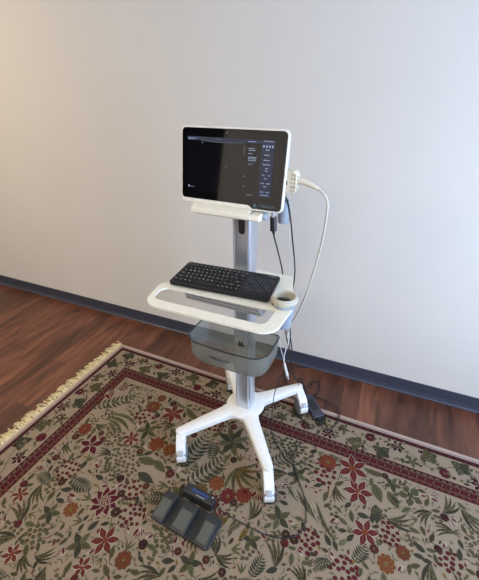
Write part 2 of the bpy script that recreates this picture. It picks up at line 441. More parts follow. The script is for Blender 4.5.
bm = B(); prism(bm, rrect(-.036, .036, -.11, .034, .01, 3), [], 1.14, 1.1525); obj('cradle_mount', bm, 'column', cart, bevel=.002)
bm = B(); prism(bm, [(-.034, 1.15), (-.010, 1.15), (.010, 1.30), (-.014, 1.30)], [], -.05, .05, mtx=YZ); bmesh.ops.recalc_face_normals(bm, faces=bm.faces); obj('cradle_back', bm, 'shell', cart, bevel=.003)
bm = B(); lathe(bm, [(.010, -.006), (.0125, -.004), (.0125, .006), (.009, .010)], 24, mtx=Matrix.Translation((.122, -.125, 1.158)) @ Matrix.Rotation(PI / 2, 4, 'Y')); obj('cradle_knob', bm, 'holder', cart, smooth=40)
bm = B(); lathe(bm, [(.010, 1.124), (.016, 1.127), (.0185, 1.134), (.0185, 1.20), (.015, 1.20), (.015, 1.14)], 28, .165, -.068); ph = obj('probe_holder', bm, 'holder', cart, smooth=40)
bm = B(); box(bm, .03, .160, -.074, -.060, 1.156, 1.168); obj('holder_bracket', bm, 'holder', cart, bevel=.002)

# ---------------------------------------------------------------- ultrasound tablet
TL = cm @ Vector((.003, -.115, 1.29))
tab = thing('ultrasound_tablet', 'black-screened ultrasound tablet with a white rim, upright in the cradle atop the cart', 'tablet computer', TL, (R(-9.4), 0, R(-24)))
bm = B(); prism(bm, rrect(-.180, .1775, -.1165, .1165, .017, 8), [], -.012, 0, mtx=XZ)
obj('bezel', bm, 'body', tab, bevel=.003, smooth=40)
bm = B(); prism(bm, rrect(-.177, .173, -.113, .113, .016, 8), [], -.036, -.012, mtx=XZ)
obj('back_shell', bm, 'shell', tab, bevel=.004, smooth=40)
bm = B(); prism(bm, rpoly([(-.1745, -.1005, .010), (.066, -.1020, .006), (.080, -.1115, .006), (.1725, -.1115, .012), (.1725, .1115, .013), (-.1745, .1115, .013)], 8), [], -.001, .0012, mtx=XZ)
gl = obj('front_glass', bm, 'glass', tab)
g_ = .0013
def quad(bm, x0, x1, z0, z1, y=-g_, mi=0, th=.0002):
    box(bm, x0, x1, y - th, y, z0, z1, mi)
bm = B(); quad(bm, -.154, .137, -.077, .086); sc = obj('display', bm, 'ui_black', tab)
y1 = -g_ - .0003                                             # screen interface: 0 bright 1 mid 2 blue 3 dark
rnd = random.Random(3)
def dashes(bm, x0, x1, z, h, mi, w=(.003, .008), gap=.0014):
    x = x0
    while x < x1:
        l = min(rnd.uniform(*w), x1 - x); quad(bm, x, x + l, z, z + h, y1 - .0003, mi, .0001); x += l + gap
def ui(name, bm):
    for v in bm.verts: v.co.x = v.co.x * 1.03 + .0015; v.co.z += .006
    return obj(name, bm, ['ui_bright', 'ui_mid', 'ui_blue', 'ui_dark'], sc)
bm = B(); quad(bm, -.152, .131, .070, .080, y1, 3); quad(bm, -.150, -.118, .0715, .0785, y1 - .0001, 2)
dashes(bm, -.150, -.128, .0725, .0022, 0); dashes(bm, -.126, -.104, .0760, .0016, 1); dashes(bm, -.052, -.036, .0735, .0026, 1); dashes(bm, .050, .074, .0725, .0024, 0); dashes(bm, .098, .129, .0755, .0022, 0)
ui('header_bar', bm)
bm = B()                                                     # thin bright crescent at the top of the picture area
top, low = [], []
for k in range(25):
    t = k / 24; x = -.104 + .142 * t; sag = .0032 * math.sin(PI * t) ; top.append((x, .0700)); low.append((x, .0690 - sag))
prism(bm, top + low[::-1], [], -y1, -y1 + .0002, 3, mtx=XZ); prism(bm, [(p[0], p[1]) for p in low] + [(p[0], p[1] + .0012) for p in low[::-1]], [], -y1 + .0002, -y1 + .0003, 1, mtx=XZ)
ui('scan_image', bm)
bm = B(); quad(bm, .0385, .0400, .036, .062, y1, 1)
for k in range(6): quad(bm, .0362, .0386, .060 - k * .004, .0608 - k * .004, y1, 1)
ui('depth_scale', bm)
for (x, z) in ((-.100, .063), (-.018, -.001), (.043, -.024), (.043, -.054)):
    bm = B(); quad(bm, x - .0012, x + .0012, z - .0012, z + .0012, y1, 0); ui('marker_dot', bm)
for rows_ in (((.054, .018), (.049, .022)), ((.040, .012),), ((.030, .026), (.026, .024), (.021, .026)), ((.013, .018), (.009, .012))):
    bm = B()
    for z, l in rows_: dashes(bm, .053, .053 + l, z, .0022, 0 if z > .02 else 1, (.002, .006))
    ui('parameter_readout', bm)
marks = ((.106, .052, .010), (.102, .038, .016), (.101, .024, .018), (.100, .012, .022), (.108, .001, .008), (.108, -.006, .008), (.100, -.018, .008), (.118, -.018, .006), (.107, -.027, .008), (.098, -.041, .010), (.115, -.041, .010), (.106, -.050, .009), (.098, -.066, .010), (.116, -.066, .009), (.100, -.075, .024))
for (z0, z1_) in ((.036, .069), (.019, .033), (-.010, .018), (-.034, -.012), (-.058, -.036), (-.080, -.060)):
    bm = B(); quad(bm, .093, .131, z0, z1_, y1, 3); quad(bm, .093, .131, z1_ - .0008, z1_, y1 - .0001, 2); quad(bm, .093, .0938, z0, z1_ - .0008, y1 - .0001, 2)
    if z0 > .03:
        for k in range(4): quad(bm, .096 + k * .009, .101 + k * .009, .060, .066, y1 - .0002, 0)
    for (x, z, l) in marks:
        if z0 <= z < z1_: dashes(bm, x, x + l, z, .0030, 0, (.002, .005))
    ui('menu_button', bm)
bm = B(); quad(bm, -.149, -.144, -.072, -.066, y1, 0); dashes(bm, -.141, -.126, -.072, .0035, 1, (.002, .004)); ui('mode_mark', bm)
bm = B(); dashes(bm, .052, .074, -.079, .0035, 1, (.003, .007)); ui('frame_readout', bm)
# maker's mark on the lower bezel
bm = B(); mt = Matrix.Translation((.125, -.0016, -.100)) @ Matrix.Rotation(PI / 2, 4, 'X')
text(bm, 'TERASON', .0118, Matrix.Translation((.1280, -.0014, -.1005)) @ Matrix.Rotation(PI / 2, 4, 'X'), depth=.0001)
prism(bm, [(.080, -.1055), (.095, -.1055), (.0875, -.0935)], [[(.0848, -.1035), (.0902, -.1035), (.0875, -.0992)]], .0013, .0016, mtx=XZ)
obj('logo', bm, 'logo', tab)
bm = B(); lathe(bm, [(.0014, 0), (.0014, .0002)], 12, mtx=Matrix.Translation((-.018, -.0012, .100)) @ Matrix.Rotation(PI / 2, 4, 'X')); obj('camera_lens', bm, 'shell', tab)

# ---------------------------------------------------------------- transducer connector and its cord
tr = thing('transducer_cable', 'cream probe connector on the right edge of the tablet with its long curving cord', 'probe cable', cm @ Vector((.192, -.09, 1.262)), (0, 0, R(-24)))
tinv = (Matrix.Translation(tr.location) @ Matrix.Rotation(R(-24), 4, 'Z')).inverted()
bm = B(); prism(bm, rpoly([(-.020, -.030, .004), (.012, -.030, .007), (.019, -.018, .007), (.019, .024, .007), (.010, .034, .006), (-.020, .034, .004)], 4), [], -.018, .016, mtx=XZ)
cb = obj('connector', bm, 'cream', tr, bevel=.003, smooth=40)
bm = B()
for k in range(5):
    for dx in (.004, .013):
        zz = -.022 + k * .0115; s = .0011 + (k % 2) * .0004
        box(bm, dx - s, dx + s, -.0172, -.0155, zz - s, zz + s)
for k in range(4): box(bm, .0182, .0196, -.011, -.006, -.018 + k * .012, -.014 + k * .012)
box(bm, -.016, -.009, -.0172, -.0155, -.006, .006)
obj('vent_holes', bm, 'hole', cb)
PROBE = [(.144, 1.064, 1.269), (.183, 1.046, 1.26), (.216, 1.032, 1.248), (.239, 1.021, 1.218), (.242, 1.02, 1.174), (.243, 1.042, 1.085), (.239, 1.065, 1.008), (.228, 1.092, .9), (.216, 1.12, .81), (.199, 1.149, .725), (.184, 1.182, .66), (.178, 1.21, .58)]
def lp(pts, inv): return [inv @ Vector(p) for p in pts]
bm = B(); tube(bm, lp([(.130, 1.070, 1.2705), (.160, 1.057, 1.268), (.190, 1.043, 1.260), (.214, 1.033, 1.249)], tinv), .0115, 16, 6, r_end=.0058); obj('strain_relief', bm, 'cream', tr, smooth=60)
bm = B(); tube(bm, lp(PROBE[1:], tinv), .0037, 10, 8); obj('cord', bm, 'creamcable', tr, smooth=60)

# ---------------------------------------------------------------- keyboard
KX0, KX1, KY0, KY1, KZ = -.193, .172, -.2310, -.0745, .9050
kb = thing('wireless_keyboard', 'black keyboard with a touchpad on its right end, lying on the cart worktop', 'keyboard', cm @ Vector(((KX0 + KX1) / 2, (KY0 + KY1) / 2, KZ)), (R(3.2), 0, R(-20.2)))
W_, D_ = (KX1 - KX0) / 2, (KY1 - KY0) / 2
bm = B(); prism(bm, rrect(-W_ + .006, W_ - .006, -D_ + .006, D_ - .006, .010, 5), [], .0000, .0065); obj('base_tray', bm, 'perf', kb, bevel=.001)
bm = B(); prism(bm, rrect(-W_, W_, -D_, D_, .012, 6), [], .0060, .0180); obj('case', bm, 'kbody', kb, bevel=.002, smooth=40)
ztop = .0180
rows = [(['Esc', 'F1', 'F2', 'F3', 'F4', 'F5', 'F6', 'F7', 'F8', 'F9', 'F10', 'F11', 'F12', 'Ins', 'Del'], [1] * 15),
        (list('`1234567890-=') + ['Bksp'], [1] * 13 + [2]),
        (['Tab'] + list('QWERTYUIOP[]') + ['\\'], [1.5] + [1] * 12 + [1.5]),
        (['Caps'] + list("ASDFGHJKL;'") + ['Enter'], [1.75] + [1] * 11 + [2.25]),
        (['Shift'] + list('ZXCVBNM,./') + ['Shift', 'Up'], [2] + [1] * 10 + [2, 1]),
        (['Ctrl', 'Fn', 'Win', 'Alt', '', 'Alt', 'Menu', '<', 'v', '>'], [1.25, 1, 1, 1.25, 5.5, 1, 1, 1, 1, 1])]
kx0, kx1 = -W_ + .008, W_ - .112
U = (kx1 - kx0) / 15; rowh = .0205
zk = D_ - .018
for ri, (names, ws) in enumerate(rows):
    x = kx0; hh = .013 if ri == 0 else .0185
    yc = D_ - .022 if ri == 0 else D_ - .022 - .0195 - (ri - 1) * .0222
    for nme, wd in zip(names, ws):
        w = wd * U; bm = B(); a = w / 2 - .0014; h2 = hh / 2
        vs = prism(bm, rrect(-a, a, -h2, h2, .002, 2), [], 0, .0028)
        for v in vs:
            if v.co.z > .001: v.co.x *= (a - .0009) / a; v.co.y *= (h2 - .0009) / h2
        if nme: text(bm, nme, .0085 if len(nme) == 1 else (.0052 if len(nme) < 4 else .0046), Matrix.Translation((0, 0, .00285)), 1, .0001)
        obj('key', bm, ['key', 'keyprint'], kb, loc=(x + w / 2, yc, ztop)); x += w
bm = B(); prism(bm, rrect(W_ - .103, W_ - .007, -D_ + .030, D_ - .018, .006, 4), [], ztop, ztop + .0006); obj('touchpad', bm, 'pad', kb)
bm = B()
for i in range(9):
    for j in range(8):
        if (i * 7 + j * 3) % 4 == 0: continue
        cx_, cy_ = W_ - .097 + i * .0104, -D_ + .036 + j * .0115; box(bm, cx_ - .0009, cx_ + .0009, cy_ - .0009, cy_ + .0009, ztop + .0006, ztop + .0008)
tp = obj('touchpad_dots', bm, 'keyprint', kb)
for s in (0, 1):
    bm = B(); prism(bm, rrect(W_ - .103 + s * .049, W_ - .056 + s * .049, -D_ + .009, -D_ + .025, .003, 3), [], ztop, ztop + .0016); obj('mouse_button', bm, 'key', kb, bevel=.0006)
for s in (0, 1, 2):
    bm = B(); prism(bm, rrect(W_ - .100 + s * .017, W_ - .088 + s * .017, D_ - .014, D_ - .007, .002, 3), [], ztop, ztop + .0016); obj('media_key', bm, 'key', kb)
bm = B(); dash = [(.046, .003), (.050, .006), (.058, .008)]
for k in range(5): box(bm, W_ - .040 + k * .006, W_ - .036 + k * .006, D_ - .0115, D_ - .0095, ztop, ztop + .0003)
obj('maker_mark', bm, 'keyprint', kb)
for sx in (-1, 1):
    bm = B(); prism(bm, rrect(sx * .13 - .018, sx * .13 + .018, D_ - .020, D_ - .010, .003, 3), [], -.0090, .001); obj('tilt_foot', bm, 'kbody', kb)

# ---------------------------------------------------------------- cords
def cord(name, pts, r, m, label, cat='cable', parent=None, n=8):
    bm = B(); tube(bm, pts, r, n, 8); o = obj(name, bm, m, parent, smooth=60)
    if label: tag(o, label, cat)
    return o
# adapter lead from the tablet underside down to the adapter
pcA = thing('power_cable', 'black cord with a barrel plug hanging below the tablet and running down to the adapter', 'power cord', (.087, 1.079, 1.15))
iv = Matrix.Translation(pcA.location).inverted()
A_ = [(.0905, 1.077, 1.103), (.095, 1.086, 1.078), (.109, 1.124, 1.027), (.131, 1.191, .942), (.145, 1.222, .877), (.156, 1.232, .755), (.165, 1.219, .654), (.175, 1.215, .584), (.187, 1.22, .526), (.206, 1.245, .418), (.25, 1.30, .25), (.30, 1.40, .10), (.331, 1.46, .03), (.338, 1.425, .022), (.343, 1.404, .028)]
bm = B(); tube(bm, lp(A_, iv), .0026, 8, 8); obj('cord', bm, 'cable', pcA, smooth=60)
bm = B(); tube(bm, lp([(.088, 1.078, 1.152), (.089, 1.0775, 1.135), (.090, 1.077, 1.107)], iv), .0108, 14, 3); obj('plug', bm, 'dark', pcA, smooth=60)
bm = B(); tube(bm, lp([(.0865, 1.079, 1.174), (.088, 1.078, 1.150)], iv), .0060, 14, 2); obj('plug_collar', bm, 'shell', pcA, smooth=60)
bm = B(); tube(bm, lp([(.090, 1.077, 1.107), (.0925, 1.0805, 1.090)], iv), .0055, 12, 2, r_end=.003); obj('plug_sleeve', bm, 'dark', pcA, smooth=60)

cord('data_cable', [(.116, 1.082, 1.224), (.124, 1.074, 1.214), (.134, 1.080, 1.19), (.147, 1.096, 1.129), (.163, 1.121, 1.039), (.18, 1.169, .953), (.190, 1.203, .879), (.189, 1.225, .764), (.182, 1.216, .659), (.188, 1.209, .631), (.195, 1.217, .567), (.209, 1.232, .487), (.208, 1.266, .412), (.235, 1.33, .26), (.29, 1.47, .09), (.329, 1.565, .006), (.342, 1.50, .005), (.350, 1.44, .006)], .0026, 'cable', 'black cable leaving the tablet side beside the probe connector and dropping to the wood floor')
cord('white_cable', [(.133, 1.090, 1.222), (.144, 1.108, 1.149), (.153, 1.148, 1.028), (.168, 1.215, .908), (.170, 1.235, .758), (.150, 1.232, .65), (.149, 1.227, .559), (.158, 1.222, .501), (.169, 1.218, .459), (.175, 1.216, .425)], .0016, 'whitecable', 'thin whitish cable hanging from behind the tablet beside the black cables')
wc = thing('hanging_white_plug', 'white plug on a doubled white lead dangling below the worktop in front of the baseboard', 'cable', (.172, 1.216, .46))
iv = Matrix.Translation(wc.location).inverted()
bm = B(); tube(bm, lp([(.172, 1.216, .70), (.179, 1.213, .654), (.187, 1.209, .562), (.179, 1.213, .509), (.173, 1.216, .46), (.178, 1.213, .416)], iv), .0026, 8, 8); obj('lead', bm, 'whitecable', wc, smooth=60)
bm = B(); tube(bm, lp([(.177, 1.214, .425), (.184, 1.211, .394), (.193, 1.207, .36)], iv), .0052, 12, 4, r_end=.0068); obj('plug', bm, 'whitecable', wc, smooth=60)
bm = B(); tube(bm, lp([(.193, 1.207, .36), (.199, 1.204, .338)], iv), .0045, 12, 3, r_end=.0035); obj('plug_tip', bm, 'brake', wc, smooth=60)

RT = .009   # rug pile top
ad = thing('power_adapter', 'black power adapter brick lying on the rug edge beside the far right caster', 'power adapter', (.363, 1.325, RT), (0, 0, math.atan2(-.155, .045)))
inv = (Matrix.Translation(ad.location) @ Matrix.Rotation(ad.rotation_euler.z, 4, 'Z')).inverted()
bm = B(); prism(bm, rrect(-.080, .075, -.030, .030, .007, 5), [], .001, .031); obj('housing', bm, 'brick', ad, bevel=.004, smooth=40)
bm = B(); box(bm, -.045, .035, -.017, .017, .0308, .0313); obj('label_plate', bm, 'dark', ad)
bm = B(); box(bm, .075, .0775, -.024, .024, .004, .028); box(bm, .0775, .086, -.012, .012, .006, .024); obj('socket_end', bm, 'dark', ad, bevel=.0015)
def z_(p, z): return [(a, b, z if c < .019 else c) for a, b, c in p]
BIG = [(.385, 1.240, .022), (.392, 1.205, .016), (.419, 1.188, .013), (.461, 1.218, .013), (.495, 1.276, .013), (.494, 1.332, .012), (.456, 1.381, .010), (.39, 1.418, .006), (.341, 1.432, .005), (.30, 1.455, .005), (.25, 1.516, .005), (.235, 1.60, .005), (.30, 1.66, .005), (.42, 1.66, .005)]
bm = B(); tube(bm, lp(BIG, inv), .0032, 8, 8); obj('mains_cord', bm, 'cable', ad, smooth=60)
SM = [(.300, 1.56, .005), (.342, 1.50, .010), (.364, 1.492, .010), (.387, 1.525, .008), (.411, 1.543, .006), (.439, 1.525, .006), (.421, 1.461, .006), (.392, 1.425, .010), (.360, 1.405, .016)]
bm = B(); tube(bm, lp(SM, inv), .0027, 8, 8); obj('output_cord', bm, 'cable', ad, smooth=60)
cord('cable_scrap', [(.262, 1.30, .013), (.287, 1.265, .013), (.314, 1.233, .013), (.325, 1.206, .013), (.343, 1.198, .013), (.352, 1.215, .013), (.338, 1.222, .014)], .0026, 'cable', 'short curl of black cable on the rug between the far right caster and the adapter')

# ---------------------------------------------------------------- foot pedals
fp = thing('foot_pedal', 'dark three-pedal foot switch with a blue printed label on the rug at the front', 'foot pedal', (-.193, .846, RT), (0, 0, R(-27)))
pinv = (Matrix.Translation(fp.location) @ Matrix.Rotation(R(-27), 4, 'Z')).inverted()
bm = B(); prism(bm, rrect(-.135, .135, -.155, -.036, .012, 4), [], 0, .014); obj('base_plate', bm, 'pedal', fp, bevel=.003, smooth=40)
bm = B(); prism(bm, rpoly([(-.026, .000, .002), (.022, .000, .003), (.020, .036, .006), (-.021, .043, .006)], 4), [], -.070, .072, mtx=YZ); bmesh.ops.recalc_face_normals(bm, faces=bm.faces)
hs = obj('housing', bm, 'pedal', fp, bevel=.003, smooth=40)
tilt = math.atan2(-.007, .041)
bm = B(); lm = Matrix.Translation((.004, .003, .0395)) @ Matrix.Rotation(tilt, 4, 'X'); text(bm, 'Savant Elite', .0175, lm, 0, .0003); obj('label_print', bm, 'blueprint', hs)
bm = B(); lm = Matrix.Translation((.012, -.012, .0418)) @ Matrix.Rotation(tilt, 4, 'X')
for k in range(6): box(bm, -.02 + k * .0072, -.0150 + k * .0072, -.0015, .0015, -.0003, .0004, mtx=lm)
obj('small_print', bm, 'brake', hs)
bm = B(); box(bm, .044, .050, .020, .026, -.001, .0004, mtx=lm); obj('indicator', bm, 'brake', hs)
for (x0, x1, ya) in ((-.128, -.074, -.044), (-.034, .030, -.046), (.076, .130, -.044)):
    bm = B(); prism(bm, rpoly([(ya, .012, .002), (-.160, .012, .004), (-.163, .028, .006), (ya - .03, .042, .01), (ya, .038, .006)], 4), [], x0, x1, mtx=YZ); bmesh.ops.recalc_face_normals(bm, faces=bm.faces)
    pd = obj('pedal', bm, 'pedal', fp, bevel=.003, smooth=40)
    s = math.atan2(.028 - .042, -.163 - (ya - .03))
    bm = B(); box(bm, x0 + .007, x1 - .007, -.150, ya - .035, 0, .002)
    for v in bm.verts: v.co.z += .042 + (v.co.y - (ya - .03)) / (-.163 - (ya - .03)) * (-.014) - .0002
    obj('rubber_pad', bm, 'pedalpad', pd, bevel=.0008)
    bm = B()
    for k in range(9):
        y = -.146 + k * .0085
        if y > ya - .038: break
        z = .042 + (y - (ya - .03)) / (-.163 - (ya - .03)) * (-.014) + .0018
        box(bm, x0 + .010, x1 - .010, y, y + .003, z, z + .001)
    obj('grip_rib', bm, 'pedalpad', pd)
FOOT = [(.195, 1.225, .60), (.197, 1.227, .52), (.205, 1.223, .46), (.195, 1.25, .377), (.175, 1.259, .325), (.153, 1.247, .259), (.141, 1.241, .200), (.133, 1.215, .125), (.130, 1.188, .06), (.135, 1.155, .013), (.161, 1.085, .012), (.198, 1.016, .012), (.233, .999, .012), (.262, 1.008, .012), (.313, 1.047, .012), (.34, 1.085, .012), (.316, 1.114, .012), (.266, 1.107, .012), (.231, 1.063, .013), (.218, 1.032, .014), (.227, .957, .012), (.247, .871, .012), (.249, .801, .012), (.235, .745, .012), (.19, .70, .012), (.10, .70, .012), (.0, .74, .014), (-.08, .78, .02), (-.13, .808, .03)]
bm = B(); tube(bm, lp(FOOT, pinv), .0021, 8, 8); obj('cord', bm, 'cable', fp, smooth=60)

# ---------------------------------------------------------------- rug
RUGA = R(-24)
O_ = Vector((-.842, 1.889, 0))
def rugcol(name, col, n=.12):
    return mat(name, col, .95, spec=.1, noise=(420, n * 2.0), bump=(700, .9))
RC = ['rug_beige', 'rug_olive', 'rug_darkgreen', 'rug_burgundy', 'rug_maroon', 'rug_rust', 'rug_gold', 'rug_pale', 'rug_tan', 'rug_selvedge', 'rug_brown', 'rug_greenlight']
cols = [(.250, .190, .130), (.082, .074, .035), (.040, .043, .027), (.085, .013, .017), (.034, .011, .012), (.140, .038, .018), (.140, .085, .026), (.32, .26, .19), (.135, .105, .062), (.40, .30, .25), (.040, .027, .016), (.108, .102, .052)]
for n_, c_ in zip(RC, cols): M[n_] = rugcol(n_, c_)
BEI, OLI, DGR, BUR, MAR, RUS, GOL, PAL, TAN, SEL, BRO, LGR = range(12)
rug = thing('patterned_rug', 'beige floral rug with burgundy bands and olive leaves spread under the cart', 'rug', O_, (0, 0, RUGA))
RA, RB = 2.9, 1.95
bm = B()
vs = prism(bm, rrect(0, RA, -RB, 0, .006, 2), [], .0003, .007, SEL)
zl = [.0071]
def poly(pts, mi, dz=0):
    z = zl[0] + dz
    vv = [bm.verts.new((p[0], -p[1], z)) for p in pts]
    try: f = bm.faces.new(vv)
    except ValueError: return
    f.material_index = mi; f.normal_update()
    if f.normal.z < 0: f.normal_flip()
def lay():
    zl[0] += .00001
    if zl[0] > .0087: zl[0] = .0075
def band(d0, d1, mi):
    # closed frame between distances d0 and d1 from the edge
    lay()
    a = [(d0, d0), (RA - d0, d0), (RA - d0, RB - d0), (d0, RB - d0)]; b = [(d1, d1), (RA - d1, d1), (RA - d1, RB - d1), (d1, RB - d1)]
    for i in range(4): poly([a[i], a[(i + 1) % 4], b[(i + 1) % 4], b[i]], mi)
band(.018, .048, MAR); band(.021, .026, SEL); band(.048, .172, BEI); band(.172, .240, BUR); band(.177, .190, MAR); band(.2225, .235, MAR); band(.190, .1925, TAN); band(.220, .2225, TAN)
lay(); poly([(.240, .240), (RA - .240, .240), (RA - .240, RB - .240), (.240, RB - .240)], BEI)
# stripe checks
def along(d, step, fn):
    n = int((RA - 2 * d) / step)
    for k in range(n): fn(Vector((d + (k + .5) * step, d)), Vector((1, 0)), Vector((0, 1)))
    for k in range(int((RB - 2 * d) / step)): fn(Vector((d, d + (k + .5) * step)), Vector((0, 1)), Vector((1, 0)))
lay()
along(.037, .034, lambda p, t, n: poly([p - t * .011 - n * .0045, p + t * .007 - n * .0045, p + t * .011 + n * .0045, p - t * .007 + n * .0045], BUR))
along(.0535, .03, lambda p, t, n: None)
lay()
along(.1835, .026, lambda p, t, n: poly([p - t * .009 - n * .003, p + t * .005 - n * .003, p + t * .009 + n * .003, p - t * .005 + n * .003], TAN))
along(.2065, .017, lambda p, t, n: poly([p - t * .006, p - n * .0085, p + t * .006, p + n * .0085], MAR))
along(.2065, .034, lambda p, t, n: poly([p - t * .0034, p - n * .0055, p + t * .0034, p + n * .0055], TAN, .000006))
along(.2290, .026, lambda p, t, n: poly([p - t * .009 - n * .003, p + t * .005 - n * .003, p + t * .009 + n * .003, p - t * .005 + n * .003], RUS))

def leafpts(c, L, w, a, bend=0, n=9):
    u = Vector((math.cos(a), math.sin(a))); v = Vector((-u.y, u.x)); l, r = [], []
    for k in range(n + 1):
        t = k / n; s = math.sin(PI * t ** .8) * w / 2; off = v * (bend * math.sin(PI * t))
        p = c + u * (L * t) + off; l.append(p + v * s); r.append(p - v * s)
    return l + r[-2:0:-1], u, v
def leaf(c, L, w, a, mi, vein=None, bend=0, out=None):
    c = Vector(c)
    if out is not None:
        lay(); P, u, v = leafpts(c - Vector((math.cos(a), math.sin(a))) * .003, L + .006, w + .006, a, bend); poly(P, out)
    lay(); P, u, v = leafpts(c, L, w, a, bend); poly(P, mi)
    if vein is not None:
        lay(); off = lambda t: c + u * L * t + v * bend * math.sin(PI * t)
        for k in range(6):
            p, q = off(k / 6 * .9), off((k + 1) / 6 * .9); poly([p + v * .0012, q + v * .0010, q - v * .0010, p - v * .0012], vein)
        for t in (.25, .42, .60):
            for s in (-1, 1):
                p = off(t); q = off(t + .16) + v * s * w * .33; nn = (q - p).normalized(); mm = Vector((-nn.y, nn.x)) * .0008
                poly([p + mm, q + mm, q - mm, p - mm], vein)
def stroke(pts, w, mi):
    P = [Vector((p.x, p.y)) for p in catmull([(p[0], p[1], 0) for p in pts], 5)]; lay()
    for a, b in zip(P, P[1:]):
        d = (b - a)
        if d.length < 1e-6: continue
        d.normalize(); n = Vector((-d.y, d.x)) * w / 2; poly([a + n, b + n, b - n, a - n], mi)
def dot(c, r, mi, n=8, sq=1, out=None):
    c = Vector(c)
    if out is not None:
        lay(); poly([c + Vector((math.cos(2 * PI * k / n) * (r + .002), math.sin(2 * PI * k / n) * (r + .002) * sq)) for k in range(n)], out)
    lay(); poly([c + Vector((math.cos(2 * PI * k / n) * r, math.sin(2 * PI * k / n) * r * sq)) for k in range(n)], mi)
def flower(c, r, n, mi, mid, edge=None, a0=0, w=.62):
    c = Vector(c)
    for k in range(n):
        a = a0 + 2 * PI * k / n; leaf(c + Vector((math.cos(a), math.sin(a))) * r * .12, r * .9, r * w, a, mi, edge, 0, PAL)
    dot(c, r * .22, mid)
def rosette(c, r, mi, edge):
    c = Vector(c); dot(c, r, mi, 14, .9)
    for q in (1, .62):
        for k in range(9):
            a = 2 * PI * (k + q) / 9; dot(c + Vector((math.cos(a), math.sin(a))) * r * q * .86, r * .27, mi, 8, 1, edge)
    dot(c, r * .25, GOL)
def fern(c, L, a, mi, bend=.0, w=.05, n=10):
    c = Vector(c); u = Vector((math.cos(a), math.sin(a))); v = Vector((-u.y, u.x)); sp = []
    f = lambda t: c + u * L * t + v * bend * math.sin(PI * t * .9)
    stroke([f(k / 6) for k in range(7)], .0028, mi)
    for k in range(n):
        t = (k + .6) / n; l = w * math.sin(PI * (t * .75 + .2))
        for s in (-1, 1): leaf(f(t), l, l * .27, a + s * R(58) + bend * 2 * math.cos(PI * t), mi, None, s * l * .10)
def berries(c, r, n, mi, rr=.006, out=None):
    c = Vector(c); pts = []; tries = 0
    while len(pts) < n and tries < n * 20:
        tries += 1; q = rnd2.uniform(0, 2 * PI); d = r * math.sqrt(rnd2.random()); p = c + Vector((math.cos(q), math.sin(q))) * d
        if all((p - o).length > rr * 2.3 for o in pts): pts.append(p); dot(p, rr * rnd2.uniform(.8, 1.15), mi, 7, .85, out)
def tulip(c, r, a, mi, line=PAL):
    c = Vector(c)
    for s in (-.75, -.38, 0, .38, .75): leaf(c, r, r * .36, a + s, mi, None, 0, line)
def trefoil(c, r, a, mi, vein):
    for k in (-1, 0, 1, 2.4): leaf(Vector(c), r, r * .72, a + k * 1.25, mi, vein, 0, BRO)
rnd2 = random.Random(11)

# border vine: wavy stem, leaves, dark berries and maroon blossoms in the cream band
def border(t0, t1, f):
    n = int((t1 - t0) / .03); stroke([f(t0 + k * .03, .110 + .026 * math.sin(k * .75)) for k in range(n)], .0026, BRO)
    k = 0; t = t0 + .03
    while t < t1:
        typ = k % 5; ph = .110 + .030 * (1 if k % 2 else -1); p = f(t, ph)
        dirn = f(t + .01, ph) - f(t, ph); a = math.atan2(dirn.y, dirn.x)
        if typ in (0, 3): trefoil(p, .043, a + rnd2.uniform(-.8, .8), DGR if typ == 0 else OLI, BRO)
        elif typ == 1: flower(p, .036, 6, MAR, BUR, None, a, .5); stroke([p, f(t + .05, .110)], .002, BRO)
        elif typ == 2:
            for q in range(5): leaf(p, rnd2.uniform(.03, .045), .016, a + q * 1.25 + rnd2.random() * .4, [OLI, LGR, DGR][q % 3], BRO)
        else: rosette(p, .021, BUR, MAR)
        for s in range(3):
            q = f(t + rnd2.uniform(-.04, .05), .110 + rnd2.uniform(-.048, .048)); dot(q, rnd2.uniform(.006, .010), [DGR, MAR, OLI][s], 8, .9, BEI)
        leaf(f(t + .035, .110 - (ph - .110) * .6), .036, .014, a + rnd2.uniform(-1, 1), OLI, BRO)
        for s in range(4):
            q = f(t + rnd2.uniform(-.05, .05), .110 + rnd2.choice([-1, 1]) * rnd2.uniform(.02, .05)); leaf(q, rnd2.uniform(.018, .030), .011, rnd2.uniform(0, 6.3), [OLI, DGR, LGR, MAR][s])
        t += rnd2.uniform(.058, .070); k += 1
border(.09, RA - .1, lambda t, d: Vector((t, d)))
border(.15, RB - .1, lambda t, d: Vector((d, t)))

# big hand-set motifs of the field (rug metres)
placed = []
def reserve(c, r): placed.append((Vector(c), r))
def big(fn, c, r, *a, **k): reserve(c, r); fn(c, *a, **k)
F0 = .245
# left part
reserve((.30, .36), .06); fern((.22, .50), .26, R(-48), DGR, .02, .05, 11)
reserve((.36, .44), .05)
rosette((.285, .315), .026, BUR, PAL); reserve((.285, .315), .03)
reserve((.28, .50), .04); tulip((.225, .395), .055, R(-20), BUR)
berries((.40, .33), .060, 34, OLI, .0065); reserve((.40, .33), .065)
for k in range(4): leaf((.34 + k * .012, .50 + k * .012), .20 - k * .03, .022, R(2 + k * 9), [LGR, OLI, LGR, TAN][k], BRO, -.03 + k * .008)
reserve((.42, .50), .06); reserve((.48, .52), .05)
rosette((.530, .36), .036, RUS, BRO); reserve((.53, .36), .035)
berries((.530, .425), .052, 13, BUR, .0095, BRO); reserve((.53, .425), .05)
flower((.655, .355), .066, 6, BUR, RUS, RUS, R(12), .42); reserve((.655, .355), .065)
stroke([(.655, .36), (.64, .43), (.60, .48), (.55, .50)], .003, BUR)
leaf((.70, .29), .13, .035, R(24), OLI, BRO, .01); leaf((.60, .275), .11, .026, R(10), LGR, BRO, .01); reserve((.66, .28), .03); reserve((.77, .32), .04)
